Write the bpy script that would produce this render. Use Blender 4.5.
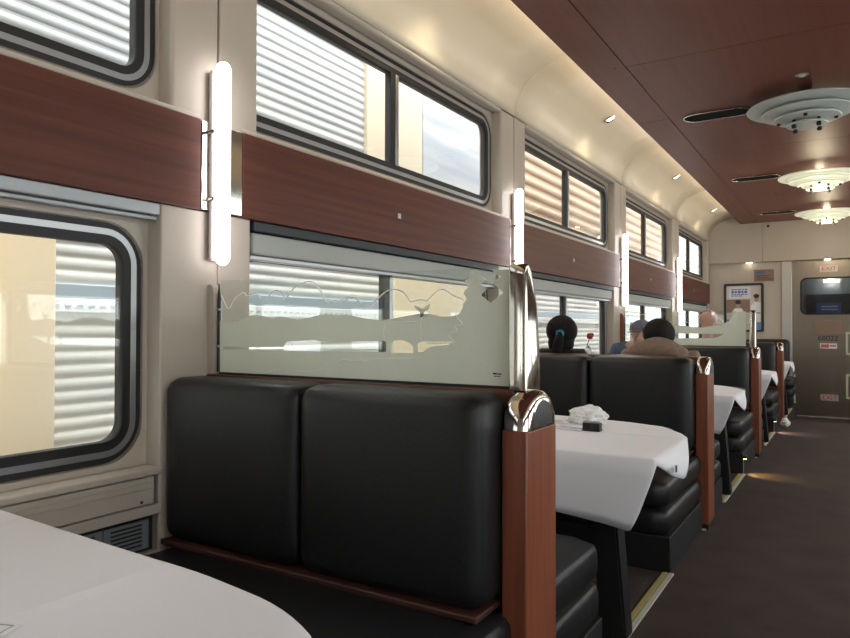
import bpy, bmesh, math, random
from mathutils import Vector, Matrix, noise
for o in list(bpy.data.objects): bpy.data.objects.remove(o, do_unlink=True)
sc = bpy.context.scene
col = sc.collection
random.seed(7)

# ------------------------------------------------------------------ camera
FPX, CX, CY = 685.0, 425.0, 319.0            # photo taken as 850 x 638
def _axes():
    Y = Vector((849-CX, -(329.5-CY), FPX)).normalized()
    vx = Vector((-791-CX, -(326.5-CY), FPX)); vx -= vx.dot(Y)*Y
    X = -vx.normalized()
    Z = X.cross(Y)
    if Z.y < 0: Z = -Z
    return X, Y, Z
AX, AY, AZ = _axes()
CAM = Vector((0, 0, 1.1))
def ray(px, py):
    d = Vector(((px-CX)/FPX, -(py-CY)/FPX, 1))
    return Vector((AX.dot(d), AY.dot(d), AZ.dot(d)))
def on_y(px, py, y):
    d = ray(px, py); return CAM + d*(y/d.y)
cd = bpy.data.cameras.new('camera'); cam = bpy.data.objects.new('camera', cd); col.objects.link(cam)
right = Vector((AX[0], AY[0], AZ[0])); up = Vector((AX[1], AY[1], AZ[1])); fwd = Vector((AX[2], AY[2], AZ[2]))
M = Matrix((right, up, -fwd)).transposed().to_4x4(); M.translation = CAM
cam.matrix_world = M
cd.sensor_fit = 'HORIZONTAL'; cd.sensor_width = 36; cd.lens = 36*FPX/850; cd.clip_start = .02; cd.clip_end = 200
sc.camera = cam

# ------------------------------------------------------------------ light and exposure
w = bpy.data.worlds.new('sky'); sc.world = w; w.use_nodes = True
bg = w.node_tree.nodes['Background']; bg.inputs[0].default_value = (.97, .975, 1, 1); bg.inputs[1].default_value = 5.0
sd = bpy.data.lights.new('sun', 'SUN'); sd.energy = 2.6; sd.angle = math.radians(22); sd.color = (1, .97, .92)
so = bpy.data.objects.new('sun', sd); col.objects.link(so)
so.rotation_euler = Vector((-.36, .10, -.93)).to_track_quat('-Z', 'Y').to_euler()
vs = sc.view_settings
vs.view_transform = 'Standard'; vs.look = 'None'; vs.exposure = 0.14; vs.gamma = 1; vs.use_curve_mapping = False

# ------------------------------------------------------------------ materials
MATS = {}
def mat(name, color, rough=.5, metal=0, spec=.5, emit=None, estr=0, noise_amt=0, noise_scale=(8,8,8), bump=0, bump_scale=None, color2=None, trans=0, coat=0):
    m = bpy.data.materials.new(name); m.use_nodes = True; MATS[name] = m
    nt = m.node_tree; b = nt.nodes['Principled BSDF']
    b.inputs['Base Color'].default_value = (*color, 1); b.inputs['Roughness'].default_value = rough
    b.inputs['Metallic'].default_value = metal; b.inputs['Specular IOR Level'].default_value = spec
    if coat: b.inputs['Coat Weight'].default_value = coat; b.inputs['Coat Roughness'].default_value = .12
    if emit: b.inputs['Emission Color'].default_value = (*emit, 1); b.inputs['Emission Strength'].default_value = estr
    if noise_amt or bump:
        tc = nt.nodes.new('ShaderNodeTexCoord'); mp = nt.nodes.new('ShaderNodeMapping'); mp.inputs['Scale'].default_value = noise_scale
        nt.links.new(tc.outputs['Object'], mp.inputs['Vector'])
        nz = nt.nodes.new('ShaderNodeTexNoise'); nz.inputs['Scale'].default_value = 1; nz.inputs['Detail'].default_value = 6
        nt.links.new(mp.outputs[0], nz.inputs['Vector'])
        if noise_amt:
            r = nt.nodes.new('ShaderNodeValToRGB')
            c2 = color2 or tuple(c*(1-noise_amt) for c in color)
            r.color_ramp.elements[0].position = .3; r.color_ramp.elements[1].position = .7
            r.color_ramp.elements[0].color = (*c2, 1); r.color_ramp.elements[1].color = (*color, 1)
            nt.links.new(nz.outputs['Fac'], r.inputs[0]); nt.links.new(r.outputs[0], b.inputs['Base Color'])
        if bump:
            src = nz
            if bump_scale:
                src = nt.nodes.new('ShaderNodeTexNoise'); src.inputs['Scale'].default_value = bump_scale; src.inputs['Detail'].default_value = 3
                nt.links.new(tc.outputs['Object'], src.inputs['Vector'])
            bp = nt.nodes.new('ShaderNodeBump'); bp.inputs['Strength'].default_value = bump; bp.inputs['Distance'].default_value = .01
            nt.links.new(src.outputs['Fac'], bp.inputs['Height']); nt.links.new(bp.outputs[0], b.inputs['Normal'])
    return m
def glass(name, tint=(1,1,1), refl=.06, rough=.02):
    m = bpy.data.materials.new(name); m.use_nodes = True; MATS[name] = m; nt = m.node_tree
    for n in list(nt.nodes): nt.nodes.remove(n)
    out = nt.nodes.new('ShaderNodeOutputMaterial'); mx = nt.nodes.new('ShaderNodeMixShader')
    t = nt.nodes.new('ShaderNodeBsdfTransparent'); t.inputs[0].default_value = (*tint, 1)
    g = nt.nodes.new('ShaderNodeBsdfGlossy'); g.inputs['Roughness'].default_value = rough
    lw = nt.nodes.new('ShaderNodeLayerWeight'); lw.inputs['Blend'].default_value = .5
    pw = nt.nodes.new('ShaderNodeMath'); pw.operation = 'POWER'; pw.inputs[1].default_value = 4.5
    nt.links.new(lw.outputs['Facing'], pw.inputs[0])
    ad = nt.nodes.new('ShaderNodeMath'); ad.operation = 'MULTIPLY_ADD'; ad.inputs[1].default_value = .45; ad.inputs[2].default_value = refl
    nt.links.new(pw.outputs[0], ad.inputs[0])
    nt.links.new(ad.outputs[0], mx.inputs[0]); nt.links.new(t.outputs[0], mx.inputs[1]); nt.links.new(g.outputs[0], mx.inputs[2])
    nt.links.new(mx.outputs[0], out.inputs[0]); return m
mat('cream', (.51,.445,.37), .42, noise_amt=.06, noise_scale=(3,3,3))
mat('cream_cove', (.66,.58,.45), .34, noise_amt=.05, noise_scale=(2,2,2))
mat('wood_band', (.135,.042,.025), .45, spec=.25, noise_amt=.35, noise_scale=(30,1.2,45), color2=(.085,.026,.017))
mat('wood_ceiling', (.205,.070,.047), .45, spec=.3, noise_amt=.2, noise_scale=(24,1.0,30), color2=(.175,.058,.040))
mat('wood_post', (.27,.082,.037), .38, noise_amt=.4, noise_scale=(60,60,2.5), color2=(.18,.05,.024))
mat('wood_trim', (.16,.06,.035), .4, noise_amt=.3, noise_scale=(2,40,40))
mat('wood_dark', (.060,.018,.011), .55, noise_amt=.3, noise_scale=(2,40,40))
mat('leather', (.010,.0105,.0115), .42, spec=.40, bump=.10, bump_scale=90)
mat('leather_base', (.008,.008,.009), .6)
mat('black_metal', (.010,.010,.011), .45)
mat('recess_shade', (.006,.006,.006), .85, spec=.15)
mat('black_rubber', (.012,.012,.012), .55)
mat('chrome', (.62,.58,.52), .09, metal=1)
mat('steel_frame', (.46,.47,.48), .35, metal=.85)
mat('grey_rail', (.42,.44,.45), .45, metal=.3)
mat('dark_rail', (.03,.033,.038), .5)
mat('blind_grey', (.42,.44,.40), .6)
mat('grille_grey', (.22,.23,.25), .5, metal=.3)
mat('steel_door', (.34,.295,.25), .30, metal=1, noise_amt=.08, noise_scale=(60,60,1.2))
mat('steel_jamb', (.55,.53,.50), .4, metal=.7)
mat('cloth_white', (.84,.83,.86), .85, bump=.05, bump_scale=25)
mat('paper_white', (.78,.78,.78), .8)
mat('print_grey', (.35,.36,.40), .8)
mat('print_dark', (.03,.03,.035), .7)
mat('print_blue', (.06,.14,.42), .7)
mat('print_red', (.55,.07,.045), .6)
mat('print_skin', (.42,.24,.17), .7)
mat('print_tan', (.62,.56,.52), .7)
mat('print_light', (.70,.70,.72), .7)
mat('print_sky', (.16,.30,.60), .7)
mat('sign_brown', (.24,.155,.11), .5)
mat('sign_edge', (.10,.06,.045), .5)
mat('lumi_strip', (.62,.63,.42), .6)
mat('strip_white', (.56,.53,.45), .5)
mat('strip_yellow', (.42,.36,.12), .6)
mat('etched', (.86,.88,.80), .75, noise_amt=.05, noise_scale=(20,2,3))
mat('etched_pale', (.95,.95,.92), .7)
mat('tube_glow', (.9,.9,.9), .4, emit=(1,.96,.97), estr=7)
mat('tube_cap', (.80,.70,.70), .4)
mat('frost_off', (.60,.65,.62), .35)
mat('frost_on', (.80,.84,.72), .35, emit=(1,.95,.74), estr=.2)
mat('bulb_warm', (1,.9,.7), .5, emit=(1,.88,.62), estr=9)
mat('spot_glow', (1,.95,.85), .5, emit=(1,.93,.80), estr=9)
mat('step_yellow', (1,.8,.3), .5, emit=(1,.74,.25), estr=14)
mat('step_pink', (1,.8,.7), .5, emit=(1,.78,.66), estr=14)
mat('flute_steel', (.52,.52,.49), .42, metal=.15, noise_amt=.30, noise_scale=(.6,.6,4.5), color2=(.36,.38,.40))
mat('flute_brightened', (.88,.87,.82), .5, noise_amt=.22, noise_scale=(.6,.6,4.5), color2=(.66,.68,.69))  # lower flutes coloured paler to make up for the dim light there
mat('flute_warm_lit', (.50,.34,.20), .45, metal=.2, noise_amt=.3, noise_scale=(.6,.8,5), color2=(.30,.19,.11))  # warm light and its reflection painted into the upper flutes' colour
mat('warm_reflection', (.90,.73,.50), .6, noise_amt=.3, noise_scale=(1,2.2,.8), color2=(.82,.72,.57))  # warm window reflections painted as tan patches on the next train
mat('warm_reflection_upper', (.58,.47,.33), .6, noise_amt=.3, noise_scale=(1,2.2,.8), color2=(.50,.43,.34))  # the same painted reflection, darker tone for the upper windows
mat('pale_reflection', (.46,.46,.45), .6, noise_amt=.3, noise_scale=(1,.7,9), color2=(.30,.33,.38))  # whitish window reflection painted as a pale patch
mat('belt_blue', (.46,.54,.62), .4, metal=.3)
mat('belt_light', (.86,.88,.88), .4)
mat('gravel', (.42,.41,.39), .9, noise_amt=.5, noise_scale=(12,12,12))
mat('hair_black', (.006,.005,.005), .75, spec=.25, bump=.3, bump_scale=60)
mat('hair_dark', (.010,.008,.007), .7, spec=.25, bump=.3, bump_scale=60)
mat('hair_tie', (.03,.26,.42), .5)
mat('skin_a', (.30,.17,.12), .5)
mat('skin_b', (.50,.30,.23), .5)
mat('skin_pink', (.66,.35,.28), .45)
mat('coat_tan', (.27,.185,.135), .85, noise_amt=.25, noise_scale=(30,30,30), bump=.5, bump_scale=45)
mat('coat_black', (.010,.009,.009), .8)
mat('denim_blue', (.085,.135,.21), .85, noise_amt=.4, noise_scale=(25,25,25))
mat('cap_blue', (.075,.085,.15), .85, noise_amt=.5, noise_scale=(40,40,40), color2=(.18,.16,.16))
mat('trousers_dark', (.02,.02,.028), .85)
mat('sweater_grey', (.10,.10,.12), .85)
mat('eye_white', (.7,.7,.68), .3)
mat('petal_red', (.32,.012,.03), .5)
mat('petal_white', (.8,.78,.74), .6)
mat('leaf_green', (.035,.085,.03), .5)
mat('vase_white', (.70,.69,.64), .25)
glass('window_glass', (.93,.95,.94), .055)
glass('screen_glass', (.95,.97,.95), .05)
glass('door_glass', (.55,.58,.60), .06)
nt = MATS['etched'].node_tree; _p = nt.nodes['Principled BSDF']; _o = nt.nodes['Material Output']; _t = nt.nodes.new('ShaderNodeBsdfTranslucent'); _t.inputs[0].default_value = (.92,.94,.86,1)
_m = nt.nodes.new('ShaderNodeMixShader'); _m.inputs[0].default_value = .5; nt.links.new(_p.outputs[0], _m.inputs[1]); nt.links.new(_t.outputs[0], _m.inputs[2]); nt.links.new(_m.outputs[0], _o.inputs[0])
# carpet: two-tone brown, woven in soft patches
m = mat('carpet', (.060,.043,.038), .95)
nt = m.node_tree; b = nt.nodes['Principled BSDF']
tc = nt.nodes.new('ShaderNodeTexCoord')
n1 = nt.nodes.new('ShaderNodeTexNoise'); n1.inputs['Scale'].default_value = 260; n1.inputs['Detail'].default_value = 3
n2 = nt.nodes.new('ShaderNodeTexNoise'); n2.inputs['Scale'].default_value = 5; n2.inputs['Detail'].default_value = 4
nt.links.new(tc.outputs['Object'], n1.inputs['Vector']); nt.links.new(tc.outputs['Object'], n2.inputs['Vector'])
ma = nt.nodes.new('ShaderNodeMath'); ma.operation = 'MULTIPLY_ADD'; ma.inputs[1].default_value = .65
nt.links.new(n1.outputs['Fac'], ma.inputs[0])
mb_ = nt.nodes.new('ShaderNodeMath'); mb_.operation = 'MULTIPLY'; mb_.inputs[1].default_value = .35
nt.links.new(n2.outputs['Fac'], mb_.inputs[0]); nt.links.new(mb_.outputs[0], ma.inputs[2])
r = nt.nodes.new('ShaderNodeValToRGB'); r.color_ramp.elements[0].position = .35; r.color_ramp.elements[1].position = .65
r.color_ramp.elements[0].color = (.030,.018,.015,1); r.color_ramp.elements[1].color = (.068,.043,.036,1)
nt.links.new(ma.outputs[0], r.inputs[0]); nt.links.new(r.outputs[0], b.inputs['Base Color'])
bp = nt.nodes.new('ShaderNodeBump'); bp.inputs['Strength'].default_value = .5; bp.inputs['Distance'].default_value = .004
nt.links.new(n1.outputs['Fac'], bp.inputs['Height']); nt.links.new(bp.outputs[0], b.inputs['Normal'])

# ------------------------------------------------------------------ helpers
def wloc(o):
    v = Vector((0,0,0))
    while o: v = v + o.location; o = o.parent
    return v
def link(name, me, material, parent=None, smooth=False, angle=None):
    """one mesh object; vertices come in world coordinates and are shifted to the parent's base"""
    if parent: me.transform(Matrix.Translation(-wloc(parent)))
    o = bpy.data.objects.new(name, me); col.objects.link(o)
    if material: me.materials.clear(); me.materials.append(MATS[material])
    if smooth:
        me.polygons.foreach_set('use_smooth', [True]*len(me.polygons))
        if angle:
            try: me.set_sharp_from_angle(angle=math.radians(angle))
            except Exception: pass
    if parent: o.parent = parent
    return o
def tag(o, label, cat, group=None):
    o['label'] = label; o['category'] = cat
    if group: o['group'] = group
    return o
def thing(name, loc, label=None, cat=None, group=None):
    o = bpy.data.objects.new(name, None); col.objects.link(o); o.location = loc; o.empty_display_size = .05
    if label: tag(o, label, cat, group)
    return o
def struct(name, loc=(0,0,0)):
    o = thing(name, loc); o['kind'] = 'structure'; return o
def copy_tree(o, parent=None, offset=None):
    c = o.copy(); col.objects.link(c); c.parent = parent
    if offset is not None: c.location = o.location + Vector(offset)
    for ch in list(o.children): copy_tree(ch, c)
    return c
def bm_mesh(bm, name='m'):
    bmesh.ops.recalc_face_normals(bm, faces=bm.faces[:])
    me = bpy.data.meshes.new(name); bm.to_mesh(me); bm.free(); return me
def box_bm(x0,x1,y0,y1,z0,z1, bev=0, seg=2):
    bm = bmesh.new(); bmesh.ops.create_cube(bm, size=1)
    for v in bm.verts:
        v.co = Vector((x0+(v.co.x+.5)*(x1-x0), y0+(v.co.y+.5)*(y1-y0), z0+(v.co.z+.5)*(z1-z0)))
    if bev: bmesh.ops.bevel(bm, geom=bm.edges[:], offset=bev, segments=seg, profile=.5, affect='EDGES', clamp_overlap=True)
    return bm
def box(name, x0,x1,y0,y1,z0,z1, m, parent=None, bev=0, seg=2, smooth=None):
    me = bm_mesh(box_bm(x0,x1,y0,y1,z0,z1,bev,seg), name)
    if bev: me.polygons.foreach_set('use_smooth', [max(abs(c) for c in f.normal) < .9995 for f in me.polygons])
    return link(name, me, m, parent)
def rrect(u0,u1,v0,v1,r,n=8):
    pts = []
    for cu,cv,a0 in ((u1-r,v1-r,0),(u0+r,v1-r,90),(u0+r,v0+r,180),(u1-r,v0+r,270)):
        for i in range(n+1):
            a = math.radians(a0+90*i/n); pts.append((cu+r*math.cos(a), cv+r*math.sin(a)))
    return pts
def fill2d(polys, w0, w1, plane):
    """filled outline(s) with holes (even-odd), thick from w0 to w1 along the plane's normal"""
    cu = bpy.data.curves.new('c', 'CURVE'); cu.dimensions = '2D'; cu.fill_mode = 'BOTH'; cu.extrude = abs(w1-w0)/2
    for p in polys:
        s = cu.splines.new('POLY'); s.points.add(len(p)-1)
        for i,(u,v) in enumerate(p): s.points[i].co = (u,v,0,1)
        s.use_cyclic_u = True
    o = bpy.data.objects.new('c', cu); col.objects.link(o)
    dg = bpy.context.evaluated_depsgraph_get()
    me = bpy.data.meshes.new_from_object(o.evaluated_get(dg)); bpy.data.objects.remove(o); bpy.data.curves.remove(cu)
    wm = (w0+w1)/2
    for v in me.vertices:
        u,vv,ww = v.co
        v.co = {'yz':(wm+ww,u,vv), 'xz':(u,wm+ww,vv), 'xy':(u,vv,wm+ww)}[plane]
    bm = bmesh.new(); bm.from_mesh(me); bmesh.ops.remove_doubles(bm, verts=bm.verts[:], dist=1e-5); bmesh.ops.recalc_face_normals(bm, faces=bm.faces[:]); bm.to_mesh(me); bm.free()
    return me
def flat(name, polys, w0, w1, plane, m, parent=None): return link(name, fill2d(polys,w0,w1,plane), m, parent)
def text(name, s, size, x, y, z, m, parent, facing=-1):
    cu = bpy.data.curves.new('t','FONT'); cu.body = s; cu.size = size; cu.align_x = 'CENTER'; cu.align_y = 'CENTER'; cu.extrude = .0008
    o = bpy.data.objects.new('t', cu); col.objects.link(o)
    dg = bpy.context.evaluated_depsgraph_get()
    me = bpy.data.meshes.new_from_object(o.evaluated_get(dg)); bpy.data.objects.remove(o); bpy.data.curves.remove(cu)
    for v in me.vertices: v.co = (x+v.co.x, y+v.co.z*facing, z+v.co.y)
    return link(name, me, m, parent)
def tube_bm(pts, r, n=8, bm=None, closed=False):
    bm = bm or bmesh.new(); pts = [Vector(p) for p in pts]; rings = []
    rr = r if isinstance(r,(list,tuple)) else [r]*len(pts)
    for i,p in enumerate(pts):
        a = pts[max(i-1,0)]; c = pts[min(i+1,len(pts)-1)]; t = (c-a).normalized()
        ref = Vector((0,0,1)) if abs(t.z)<.9 else Vector((1,0,0))
        u = t.cross(ref).normalized(); v = t.cross(u)
        rings.append([bm.verts.new(p+(u*math.cos(2*math.pi*k/n)+v*math.sin(2*math.pi*k/n))*rr[i]) for k in range(n)])
    for a,c in zip(rings,rings[1:]):
        for k in range(n): bm.faces.new((a[k],a[(k+1)%n],c[(k+1)%n],c[k]))
    bm.faces.new(rings[0]); bm.faces.new(rings[-1][::-1]); return bm
def tube(name, pts, r, m, parent=None, n=8): return link(name, bm_mesh(tube_bm(pts,r,n)), m, parent, smooth=True, angle=60)
def lathe(name, prof, cx, cy, m, parent=None, n=40, smooth=True, sx=1, sy=1):
    bm = bmesh.new(); rings = []
    for r,z in prof:
        rings.append([bm.verts.new((cx+sx*r*math.cos(2*math.pi*k/n), cy+sy*r*math.sin(2*math.pi*k/n), z)) for k in range(n)] if r>1e-6 else [bm.verts.new((cx,cy,z))])
    for a,c in zip(rings,rings[1:]):
        for k in range(n):
            if len(a)==1 and len(c)==1: continue
            if len(a)==1: bm.faces.new((a[0],c[k],c[(k+1)%n]))
            elif len(c)==1: bm.faces.new((a[k],a[(k+1)%n],c[0]))
            else: bm.faces.new((a[k],a[(k+1)%n],c[(k+1)%n],c[k]))
    return link(name, bm_mesh(bm), m, parent, smooth=smooth, angle=35)
def ellipsoid_bm(c, r, seg=20, rings=14, bm=None):
    bm = bm or bmesh.new()
    res = bmesh.ops.create_uvsphere(bm, u_segments=seg, v_segments=rings, radius=1)
    for v in res['verts']: v.co = Vector((c[0]+v.co.x*r[0], c[1]+v.co.y*r[1], c[2]+v.co.z*r[2]))
    return bm

# ------------------------------------------------------------------ layout
PITCH, P1 = 2.485, 1.62
def P(k): return P1 + PITCH*(k-1)
Y0, YE = P(-1), 11.62            # back end of the modelled car, end wall with the door
XW, XC = -1.87, -.25             # left wall face, car centre line
ZC = 2.72

# ================================================================== STRUCTURE
# floor: flat carpet that falls away in a short ramp before the end door
bm = bmesh.new(); prof = [(Y0-.1,0),(9.45,0),(10.9,-.19),(YE+.15,-.19)]
for x0,x1 in ((-.672, 2*XC+.672),):
    top = [[bm.verts.new((x,y,z)) for x in (x0,x1)] for y,z in prof]; bot = [[bm.verts.new((x,y,z-.06)) for x in (x0,x1)] for y,z in prof]
    for i in range(3):
        bm.faces.new((top[i][0],top[i][1],top[i+1][1],top[i+1][0])); bm.faces.new((bot[i][0],bot[i+1][0],bot[i+1][1],bot[i][1]))
        for s in (0,1): bm.faces.new((top[i][s],top[i+1][s],bot[i+1][s],bot[i][s]))
    for i in (0,3): bm.faces.new((top[i][0],top[i][1],bot[i][1],bot[i][0]))
fl = link('floor', bm_mesh(bm), 'carpet'); fl['kind'] = 'structure'
box('booth_floor', -1.95,-.672, Y0-.1,YE+.15, -.26,0, 'carpet', fl)
box('booth_floor', 2*XC+.672,2*XC+1.95, Y0-.1,YE+.15, -.26,0, 'carpet', fl)
for k in range(0,5):
    for ya,yb in ((P(k)+.605,P(k)+PITCH-.895),(P(k)-.115,P(k)+.115)):
        if k==4 and ya>P(k)+.3: yb = 10.775
        box('edge_strip', -.694,-.672, ya,yb, 0,.007, 'strip_white', fl, bev=.002)
        box('edge_strip', -.722,-.698, ya,yb, 0,.006, 'strip_yellow', fl, bev=.002)

# ------------- left wall, one bay at a time
wl = struct('wall_left', (XW, P1, 0))
bays = list(range(-1,5))
for k in bays:
    a, c = P(k)-(.1 if k==-1 else 0), (YE+.15 if k==4 else P(k)+PITCH)
    flat('outer_skin', [[(a,-.2),(c,-.2),(c,2.9),(a,2.9)], rrect(P(k)+.18,P(k)+PITCH-.265,.72,1.395,.10), rrect(P(k)+.18,P(k)+PITCH-.225,1.89,2.42,.10)], -1.995,-1.975,'yz','cream', wl)
cove_prof = [(-1.87,2.50),(-1.868,2.555),(-1.853,2.61),(-1.825,2.665),(-1.785,2.715),(-1.735,2.757),(-1.68,2.787),(-1.62,2.810),(-1.54,2.832),(-1.44,2.848),(-1.32,2.855)]
def cove_panel(y0,y1):
    bm = bmesh.new(); ny = 6; rows = []
    for x,z in cove_prof: rows.append([bm.verts.new((x,y0+(y1-y0)*j/ny,z)) for j in range(ny+1)])
    for a,c in zip(rows,rows[1:]):
        for j in range(ny): bm.faces.new((a[j],a[j+1],c[j+1],c[j]))
    bmesh.ops.recalc_face_normals(bm, faces=bm.faces[:])
    g = bmesh.ops.solidify(bm, geom=bm.faces[:], thickness=.006)
    return bm
def add_bay(k):
    p, q = P(k), P(k)+PITCH
    # pillar halves meeting at a dark seam
    box('pillar_panel', -1.934,XW, p+.031,p+.18, .0,1.50, 'cream', wl, bev=.006)
    box('pillar_panel', -1.934,XW, p+.031,p+.21, 1.503,2.50, 'cream', wl, bev=.006)
    box('pillar_panel', -1.972,XW, q-.205,q+.027, .0,1.50, 'cream', wl, bev=.006)
    box('pillar_panel', -1.972,XW, q-.168,q+.027, 1.503,2.50, 'cream', wl, bev=.012)
    box('seam_strip', -1.95,XW-.008, q+.027,q+.031, .6,2.50, 'dark_rail', wl)
    # recessed plates around the two windows
    flat('window_surround', [[(p+.10,.66),(q-.19,.66),(q-.19,1.50),(p+.10,1.50)], rrect(p+.145,q-.23,.685,1.425,.135)], -1.97,-1.935,'yz','cream',wl)
    flat('window_surround', [[(p+.10,1.80),(q-.16,1.80),(q-.16,2.50),(p+.10,2.50)], rrect(p+.145,q-.185,1.86,2.445,.135)], -1.97,-1.935,'yz','cream',wl)
    box('header_rail', -1.93,-1.866, p+.21,q-.168, 2.475,2.505, 'cream', wl, bev=.012)
    box('ledge', -1.93,-1.860, p+.13,q-.058, 1.808,1.824, 'cream', wl, bev=.006)
    # wood band between the lamp brackets
    wp = box('wood_panel', -1.885,-1.858, p+.131,q-.058, 1.50,1.808, 'wood_band', wl, bev=.003)
    box('fastener', -1.859,-1.854, (p+q)/2-.115,(p+q)/2-.09, 1.635,1.660, 'steel_frame', wp, bev=.001)
    # rail and blind housing over the lower window
    box('rail', -1.93,-1.872, p+.202,q-.207, 1.462,1.499, 'grey_rail' if k<=0 else 'dark_rail', wl, bev=.004)
    if k<=0:
        box('rail', -1.915,-1.888, p+.202,q-.207, 1.446,1.458, 'grey_rail', wl, bev=.003)
    else:
        box('blind_housing', -1.93,-1.885, p+.202,q-.207, 1.376,1.458, 'blind_grey', wl, bev=.010)
        box('rail', -1.93,-1.893, p+.202,q-.207, 1.357,1.374, 'steel_frame', wl, bev=.003)
    # heater cover under the window
    box('sill', -1.93,-1.848, p+.202,q-.207, .640,.662, 'cream', wl, bev=.006)
    hc = box('heater_cover', -1.93,-1.852, p+.202,q-.235, .552,.637, 'cream', wl, bev=.004)
    for z in (.618,.600): box('rib', -1.86,-1.847, p+.21,q-.245, z,z+.006, 'cream', hc, bev=.002)
    box('screw', -1.853,-1.850, q-.285,q-.277, .560,.568, 'black_metal', hc)
    box('lower_panel', -1.93,-1.856, p+.202,q-.207, .515,.548, 'cream', wl, bev=.004)
    gr = box('grille_back', -1.93,-1.875, p+.202,q-.225, .405,.512, 'black_rubber', wl)
    n = 13; ww = (q-.24-(p+.22))/n
    for i in range(n):
        a = p+.22+i*ww
        gp = link('grille_panel', fill2d([[(a,.415),(a+ww-.004,.415),(a+ww-.004,.503),(a,.503)]]+[[(a+.022,.424+j*.0125),(a+ww-.026,.424+j*.0125),(a+ww-.026,.431+j*.0125),(a+.022,.431+j*.0125)] for j in range(6)], -1.873,-1.868,'yz'), 'grille_grey', gr)
    box('kick_panel', -1.93,-1.865, p+.202,q-.207, .01,.40, 'cream', wl, bev=.004)
    # cove over the upper window
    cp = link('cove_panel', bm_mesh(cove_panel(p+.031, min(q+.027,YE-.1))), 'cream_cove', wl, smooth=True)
for k in bays: add_bay(k)
# chrome bracket plates behind the lamps, one per pillar
for k in range(-1,6):
    if P(k) > YE-.1: continue
    box('bracket_plate', -1.885,-1.858, P(k)-.055,P(k)+.128, 1.503,1.806, 'chrome', wl, bev=.003)

# ------------- windows
def window_parts(root, y0,y1,z0,z1, mull):
    r = .13; e1, e2, e3 = .024, .043, .070
    flat('gasket', [rrect(y0,y1,z0,z1,r), rrect(y0+e1,y1-e1,z0+e1,z1-e1,r-e1)], -1.976,-1.935,'yz','black_rubber',root)
    flat('frame', [rrect(y0+e1,y1-e1,z0+e1,z1-e1,r-e1), rrect(y0+e2,y1-e2,z0+e2,z1-e2,r-e2)], -1.976,-1.9345,'yz','steel_frame',root)
    flat('gasket', [rrect(y0+e2,y1-e2,z0+e2,z1-e2,r-e2), rrect(y0+e3,y1-e3,z0+e3,z1-e3,r-e3)], -1.976,-1.9355,'yz','black_rubber',root)
    ym = (y0+y1)/2 - (.034 if z0 < 1.5 else .005)
    if mull:
        box('mullion', -1.974,-1.9365, ym-.036,ym+.004, z0+.068,z1-.068, 'black_rubber', root, bev=.003)
        box('mullion', -1.974,-1.932, ym+.004,ym+.030, z0+.068,z1-.068, 'steel_frame', root, bev=.003)
        box('pane', -1.948,-1.944, y0+.068,ym-.03, z0+.068,z1-.068, 'window_glass', root)
        box('pane', -1.948,-1.944, ym+.03,y1-.068, z0+.068,z1-.068, 'window_glass', root)
    else:
        box('pane', -1.948,-1.944, y0+.068,y1-.068, z0+.068,z1-.068, 'window_glass', root)
win = []
for k in (0,1):
    for lvl,(z0,z1) in enumerate(((.68,1.43),(1.855,2.45))):
        wn = struct('window_%d' % (len(win)+1), (XW, P(k)+PITCH/2, z0)); window_parts(wn, P(k)+.14,P(k)+PITCH-(.18 if lvl else .222),z0,z1, k>0); win.append(wn)
for k in (2,3,4,-1):
    for s in (2,3):
        c = copy_tree(win[s], None, (0,PITCH*(k-1),0)); c.name = 'window_%d' % (len(win)+1); win.append(c)

# ------------- ceiling: wood panels with open joints, roof above
ce = struct('ceiling', (XC, 5, ZC))
def cpanel(x0,x1,y0,y1):
    return box('ceiling_panel', x0,x1, y0+.002,y1-.002, ZC,ZC+.018, 'wood_ceiling', ce, bev=.0015)
xs, xe = -1.165, -1.41
mains = [Y0]+[P(k)+.13 for k in range(0,5)]+[YE-.10]
sides = [Y0]+[P(k)+1.36 for k in range(-1,4)]+[YE-.10]
for a,c in zip(mains,mains[1:]): cpanel(xs+.003, 2*XC-xs-.003, a,c)
for a,c in zip(sides,sides[1:]):
    for s in (1,-1):
        x0,x1 = sorted((xe if s==1 else 2*XC-xe, xs-.003 if s==1 else 2*XC-xs+.003)); sp = cpanel(x0,x1,a,c)
        for yy in (a+.12, (a+c)/2, c-.12):
            lathe('screw', [(0,ZC-.0015),(.007,ZC-.0015),(.007,ZC+.001)], (x0+x1)/2+.06*s, yy, 'black_metal', sp, n=8)
box('panel_backing', -1.30,2*XC+1.30, Y0,YE-.05, ZC+.020,ZC+.05, 'black_metal', ce)
box('roof', -2.0,2*XC+2.0, Y0-.1,YE+.15, 2.905,2.95, 'cream', ce)
for k,x in ((2,0),):
    pass

# ------------- end wall with soffit, door
we = struct('wall_front', (XC, YE, 0))
for x0,x1 in ((-1.96,-.86),(2*XC+.86,2*XC+1.96)): box('wall_panel', x0,x1, YE,YE+.06, -.2,2.2, 'cream', we)
box('wall_panel', -.86,2*XC+.86, YE+.02,YE+.06, 2.10,2.9, 'cream', we)
for x0,x1 in ((-1.90,-1.113),(-1.109,2*XC+1.109),(2*XC+1.113,2*XC+1.90)):
    box('soffit_panel', x0,x1, YE-.10,YE+.02, 2.125,2.86, 'cream', we, bev=.008)
lathe('soffit_knob', [(0,0),(.018,0),(.018,.01),(0,.01)], 0,0,'black_metal',None)  # turned to face the car below
kn = bpy.data.objects['soffit_knob']; kn.data.transform(Matrix.Rotation(math.radians(90),4,'X')); kn.data.transform(Matrix.Translation(Vector((-1.03,YE-.105,2.66))-wloc(we))); kn.parent = we
for x in (-1.30,-.26):
    box('soffit_lamp', x-.04,x+.04, YE-.075,YE-.03, 2.118,2.127, 'spot_glow', we, bev=.003)
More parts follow.
